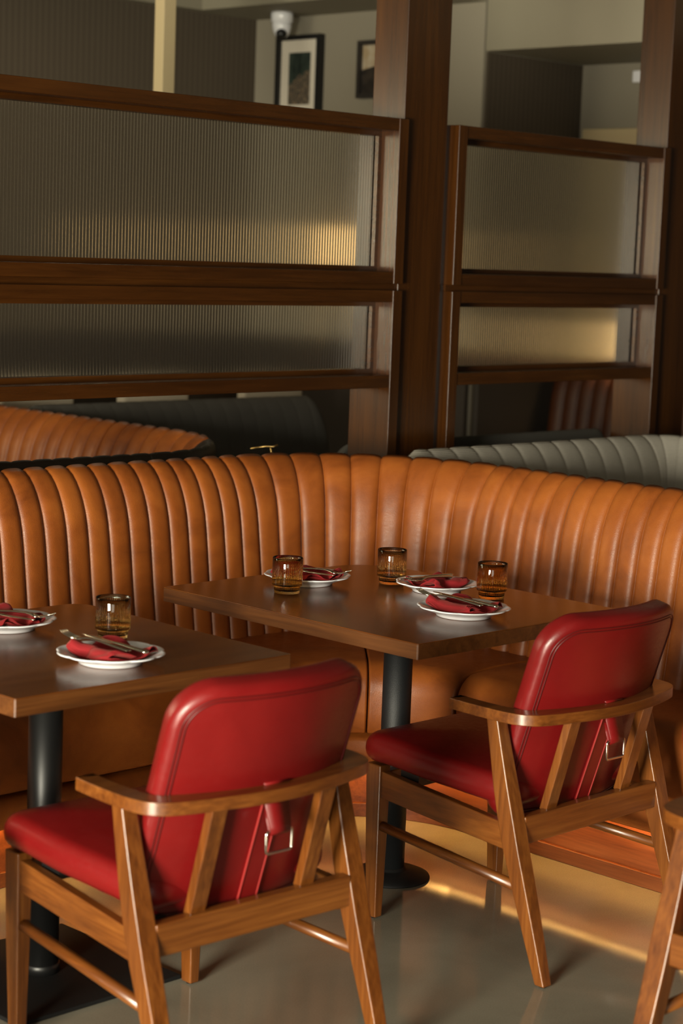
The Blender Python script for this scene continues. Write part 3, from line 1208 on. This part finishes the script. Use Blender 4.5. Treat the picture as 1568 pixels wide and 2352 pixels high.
def make_knife():
    bm = bmesh.new()
    prof = [(-0.105, 0.0078, 0.0030), (-0.101, 0.0092, 0.0036), (-0.06, 0.0074, 0.0034), (-0.015, 0.0058, 0.0034), (0.0, 0.0062, 0.0028), (0.006, 0.0088, 0.0012), (0.05, 0.0096, 0.0011), (0.085, 0.0080, 0.0010), (0.102, 0.0045, 0.0009), (0.108, 0.0010, 0.0007)]
    loft(bm, [[(-hw, y, 0), (-hw * 0.5, y, -th), (hw * 0.5, y, -th), (hw, y, 0), (hw * 0.5, y, th), (-hw * 0.5, y, th)] for y, hw, th in prof])
    return bm


def make_tumbler(mt):
    bm = bmesh.new()
    n = 288

    def rib(r, z, k):
        return 0.0010 * math.cos(2 * PI * 48 * k) if (0.012 < z < 0.083 and r < 0.0395 and r > 0.03) else 0.0
    prof = [(0.010, 0.0), (0.032, 0.0), (0.0338, 0.002), (0.0340, 0.017), (0.0350, 0.0195), (0.0400, 0.0215), (0.0406, 0.025), (0.0405, 0.060), (0.0405, 0.0935), (0.0398, 0.0948), (0.0386, 0.0938),
            (0.0382, 0.084), (0.0380, 0.055), (0.0378, 0.029), (0.0366, 0.0262), (0.0325, 0.0235), (0.0312, 0.020), (0.0310, 0.0135), (0.0285, 0.0085), (0.01, 0.008)]
    lathe(bm, prof, n, rib)
    return obj('tumbler', bm, mt)


TZ = 0.75
plates, napkins, forks, knives = [], [], [], []
G_P, G_N, G_F, G_K = 'white plates on the tables', 'red napkins on the plates', 'forks on the napkins', 'knives on the napkins'
where = [
    (2.630, 3.288, 0.02, 'on the left table nearest its glass', 1),
    (3.702, 3.220, 0.00, 'nearest the corner of the round-footed table', 2),
    (3.915, 3.505, 0.5 * PI, 'behind the right-hand tumbler on the corner table', 3),
    (3.703, 3.788, PI, 'behind the amber tumbler on the left of the corner table', 4),
    (2.665, 3.725, PI + 0.1, 'cut by the left edge of the picture', 5),
]
desc = [
    ('white scalloped china plate in front of the smoky tumbler on the left table', 'crimson cloth napkin folded on the plate before the smoky tumbler, left table', 'fork resting on the napkin before the smoky tumbler, left table, tines up-left', 'table knife beside the fork on the plate before the smoky tumbler'),
    ('white scalloped china plate at the near corner of the round-footed table', 'crimson cloth napkin with many creased layers, on the plate at the near table corner', 'fork under the knife on the nearest plate of the round-footed table', 'table knife lying across the napkin on the nearest plate of the round-footed table'),
    ('white scalloped china plate half hidden by the right-hand amber tumbler', 'crimson cloth napkin peaked behind the right-hand amber tumbler', 'fork with tines pointing left on the napkin behind the right-hand tumbler', 'table knife beside the left-pointing fork, behind the right-hand tumbler'),
    ('white scalloped china plate behind the left-hand amber tumbler', 'crimson cloth napkin on the plate behind the left-hand amber tumbler', 'fork with tines pointing right, on the napkin behind the left-hand tumbler', 'table knife beside the right-pointing fork behind the left-hand tumbler'),
    ('white scalloped china plate cut by the left edge of the picture', 'crimson cloth napkin cut by the left edge of the picture', 'fork on the napkin cut by the left edge of the picture', 'table knife on the napkin cut by the left edge of the picture'),
]
p0 = obj('plate', make_plate(), M['china'])
f0 = obj('fork', make_fork(), M['steel'])
k0 = obj('knife', make_knife(), M['steel'])
for i, (x, y, rz, _, seed) in enumerate(where):
    p = p0 if i == 0 else p0.copy()
    f = f0 if i == 0 else f0.copy()
    kn = k0 if i == 0 else k0.copy()
    if i:
        for q in (p, f, kn):
            COL.objects.link(q)
    nk = solidify(obj('napkin', make_napkin(seed), M['napkin'], recalc=False), 0.0014)
    ca, sa = math.cos(rz), math.sin(rz)

    def at(dx, dy, z):
        return (x + ca * dx - sa * dy, y + sa * dx + ca * dy, TZ + z)
    p.location = (x, y, TZ)
    p.rotation_euler = (0, 0, rz * 0.7)
    if i == 2:
        p.scale = (0.95, 0.95, 1)
        nk.scale = (0.93, 0.93, 1)
    nk.location = (x, y, TZ)
    nk.rotation_euler = (0, 0, rz)
    f.location = at(-0.010, 0.042, 0.040)
    f.rotation_euler = (math.radians(3), 0, rz + 0.12)
    kn.location = at(0.024, 0.018, 0.038)
    kn.rotation_euler = (math.radians(2), 0, rz + 0.02)
    d = desc[i]
    tag(p, d[0], 'plate', G_P)
    tag(nk, d[1], 'napkin', G_N)
    tag(f, d[2], 'fork', G_F)
    tag(kn, d[3], 'knife', G_K)

G_T = 'ribbed stacking tumblers on the tables'
for (x, y, mt, lab) in ((3.556, 3.713, 'amber', 'dark amber ribbed tumbler on the left side of the corner table'),
                        (3.902, 3.662, 'smoke', 'ribbed tumbler at the back of the corner table, bright streak on its side'),
                        (3.962, 3.352, 'amber', 'amber ribbed tumbler on the right of the corner table, between two plates'),
                        (2.805, 3.502, 'smoke', 'smoky ribbed tumbler on the left table behind the plate')):
    g = make_tumbler(M[mt])
    g.location = (x, y, TZ)
    g.rotation_euler = (0, 0, rnd.uniform(0, 1))
    tag(g, lab, 'glass', G_T)


# ------------------------------------------------------------------ things on the far walls
def picture(label, y0, y1, z0, z1, border, mat_w, art_mat, frame_m):
    x = 7.57
    t = thing('framed_picture', label, 'picture', (x, (y0 + y1) / 2, z0), 0, 'framed pictures on the far wall')
    iv = Matrix.Translation(-t.location)
    bm = bmesh.new()
    d = 0.045
    box(bm, x - d, x, y0, y1, z0, z0 + border)
    box(bm, x - d, x, y0, y1, z1 - border, z1)
    box(bm, x - d, x, y0, y0 + border, z0 + border, z1 - border)
    box(bm, x - d, x, y1 - border, y1, z0 + border, z1 - border)
    bm.transform(iv)
    obj('frame', bm, frame_m, t, smooth=False)
    if mat_w:
        bm = bbox(x - 0.020, x, y0 + border, y1 - border, z0 + border, z1 - border)
        bm.transform(iv)
        obj('mat_board', bm, M['bulk_white'], t, smooth=False)
    a = border + mat_w
    bm = bbox(x - 0.022, x - 0.001, y0 + a, y1 - a, z0 + a * 1.15, z1 - a * 1.05)
    bm.transform(iv)
    obj('picture_sheet', bm, art_mat, t, smooth=False)
    return t


M['bulk_white'] = paint('mat_board', (0.62, 0.57, 0.48))
m, nt, b = mat('harbour_print', (0.05, 0.06, 0.05), 0.5)
v = coords(nt, (1, 1, 1), 'Generated', False)
sep = nt.nodes.new('ShaderNodeSeparateXYZ')
nt.links.new(v, sep.inputs[0])
n1_ = noise_tex(nt, v, 16, 6, 0.7)
n2_ = noise_tex(nt, v, 5, 3, 0.5)
sky = ramp(nt, n2_, [(0.35, (0.008, 0.016, 0.013)), (0.65, (0.03, 0.045, 0.035))])
town = ramp(nt, n1_, [(0.40, (0.015, 0.02, 0.022)), (0.52, (0.10, 0.085, 0.06)), (0.58, (0.22, 0.13, 0.07)), (0.66, (0.30, 0.27, 0.20))])
mx = nt.nodes.new('ShaderNodeMix')
mx.data_type = 'RGBA'
hill = math_node(nt, 'ADD', sep.outputs[2], math_node(nt, 'MULTIPLY', sep.outputs[1], 0.3))
hill = math_node(nt, 'ADD', hill, math_node(nt, 'MULTIPLY', n2_, 0.25))
st_ = math_node(nt, 'GREATER_THAN', hill, 0.82)
nt.links.new(st_, mx.inputs[0])
nt.links.new(town, mx.inputs[6])
nt.links.new(sky, mx.inputs[7])
nt.links.new(mx.outputs[2], b.inputs['Base Color'])
art1 = m
m, nt, b = mat('orange_sun_print', (0.3, 0.25, 0.2), 0.5)
v = coords(nt, (1, 1, 1), 'Generated', False)
sep = nt.nodes.new('ShaderNodeSeparateXYZ')
nt.links.new(v, sep.inputs[0])
n2_ = noise_tex(nt, v, 4, 4, 0.6)
top = ramp(nt, n2_, [(0.4, (0.36, 0.27, 0.16)), (0.6, (0.46, 0.40, 0.30))])
low = ramp(nt, n2_, [(0.4, (0.010, 0.007, 0.005)), (0.7, (0.035, 0.025, 0.018))])
mx = nt.nodes.new('ShaderNodeMix')
mx.data_type = 'RGBA'
h_ = math_node(nt, 'ADD', sep.outputs[2], math_node(nt, 'MULTIPLY', sep.outputs[1], 0.25))
nt.links.new(math_node(nt, 'GREATER_THAN', h_, 0.74), mx.inputs[0])
nt.links.new(low, mx.inputs[6])
nt.links.new(top, mx.inputs[7])
mx2 = nt.nodes.new('ShaderNodeMix')
mx2.data_type = 'RGBA'
dy = math_node(nt, 'SUBTRACT', sep.outputs[1], 0.52)
dz = math_node(nt, 'SUBTRACT', sep.outputs[2], 0.68)
rr_ = math_node(nt, 'ADD', math_node(nt, 'MULTIPLY', dy, dy), math_node(nt, 'MULTIPLY', math_node(nt, 'MULTIPLY', dz, dz), 2.4))
nt.links.new(math_node(nt, 'LESS_THAN', rr_, 0.035), mx2.inputs[0])
nt.links.new(mx.outputs[2], mx2.inputs[6])
mx2.inputs[7].default_value = (0.36, 0.06, 0.015, 1)
nt.links.new(mx2.outputs[2], b.inputs['Base Color'])
art2 = m
M['frame_black'] = mat('black_frame', (0.006, 0.006, 0.006), 0.4)[0]
M['frame_dark'] = mat('dark_bronze_frame', (0.025, 0.021, 0.018), 0.4)[0]
picture('black framed picture with wide pale mat, below the ceiling camera', 7.752, 8.092, 2.33, 2.797, 0.024, 0.062, art1, M['frame_black'])
picture('dark framed picture with an orange shape, half hidden by the middle post', 7.10, 7.465, 2.448, 2.745, 0.022, 0.0, art2, M['frame_dark'])

cc = thing('ceiling_camera', 'white dome security camera under the soffit above the black framed picture', 'camera', (7.392, 7.905, 2.9))
bm = bmesh.new()
lathe(bm, [(0.058, 0.0), (0.060, -0.012), (0.058, -0.05), (0.052, -0.055)], 32)
obj('mount', bm, M['china'], cc)
bm = bmesh.new()
lathe(bm, [(0.052, -0.05), (0.052, -0.075), (0.046, -0.10), (0.034, -0.122), (0.015, -0.134), (0.002, -0.136)], 32)
hd = obj('camera_head', bm, M['china'], cc)
bm = bmesh.new()
bmesh.ops.create_uvsphere(bm, u_segments=20, v_segments=12, radius=0.030, matrix=Matrix.Translation((-0.020, -0.020, -0.113)))
obj('lens', bm, M['black'], hd)

sn = obj('wall_sensor', bbox(-0.03, 0.0, -0.026, 0.026, -0.03, 0.03), M['china'], bevel=0.006)
sn.location = (8.35, 6.238, 2.588)
tag(sn, 'small white sensor box on the alcove wall, at the right post', 'sensor')


def sconce(loc, r, h, label):
    t = thing('wall_lamp', label, 'lamp', loc, 0, 'lit wall lamps behind the reeded glass')
    bm = bmesh.new()
    lathe(bm, [(r * 0.92, h / 2), (r, -h / 2), (r - 0.004, -h / 2), (r * 0.92 - 0.004, h / 2)], 32)
    obj('lamp_shade', bm, M['shade'], t)
    bm = bmesh.new()
    tube(bm, [(r + 0.035, 0, -0.03), (0.0, 0, -0.03), (0, 0, 0.02)], 0.008, 8)
    obj('arm', bm, M['brass'], t)
    bm = bmesh.new()
    box(bm, r + 0.03, r + 0.045, -0.04, 0.04, -0.08, 0.02)
    obj('wall_plate', bm, M['brass'], t, smooth=False)
    L = bpy.data.lights.new('bulb', 'POINT')
    L.energy = 5
    L.color = (1.0, 0.66, 0.32)
    L.shadow_soft_size = 0.05
    lo = bpy.data.objects.new('bulb', L)
    COL.objects.link(lo)
    lo.parent = t
    return t


sconce((7.405, 7.44, 1.67), 0.12, 0.21, 'glowing drum wall lamp blurred behind the wide reeded screen')
sconce((8.175, 6.05, 1.25), 0.13, 0.17, 'glowing drum wall lamp blurred behind the narrower reeded screen')
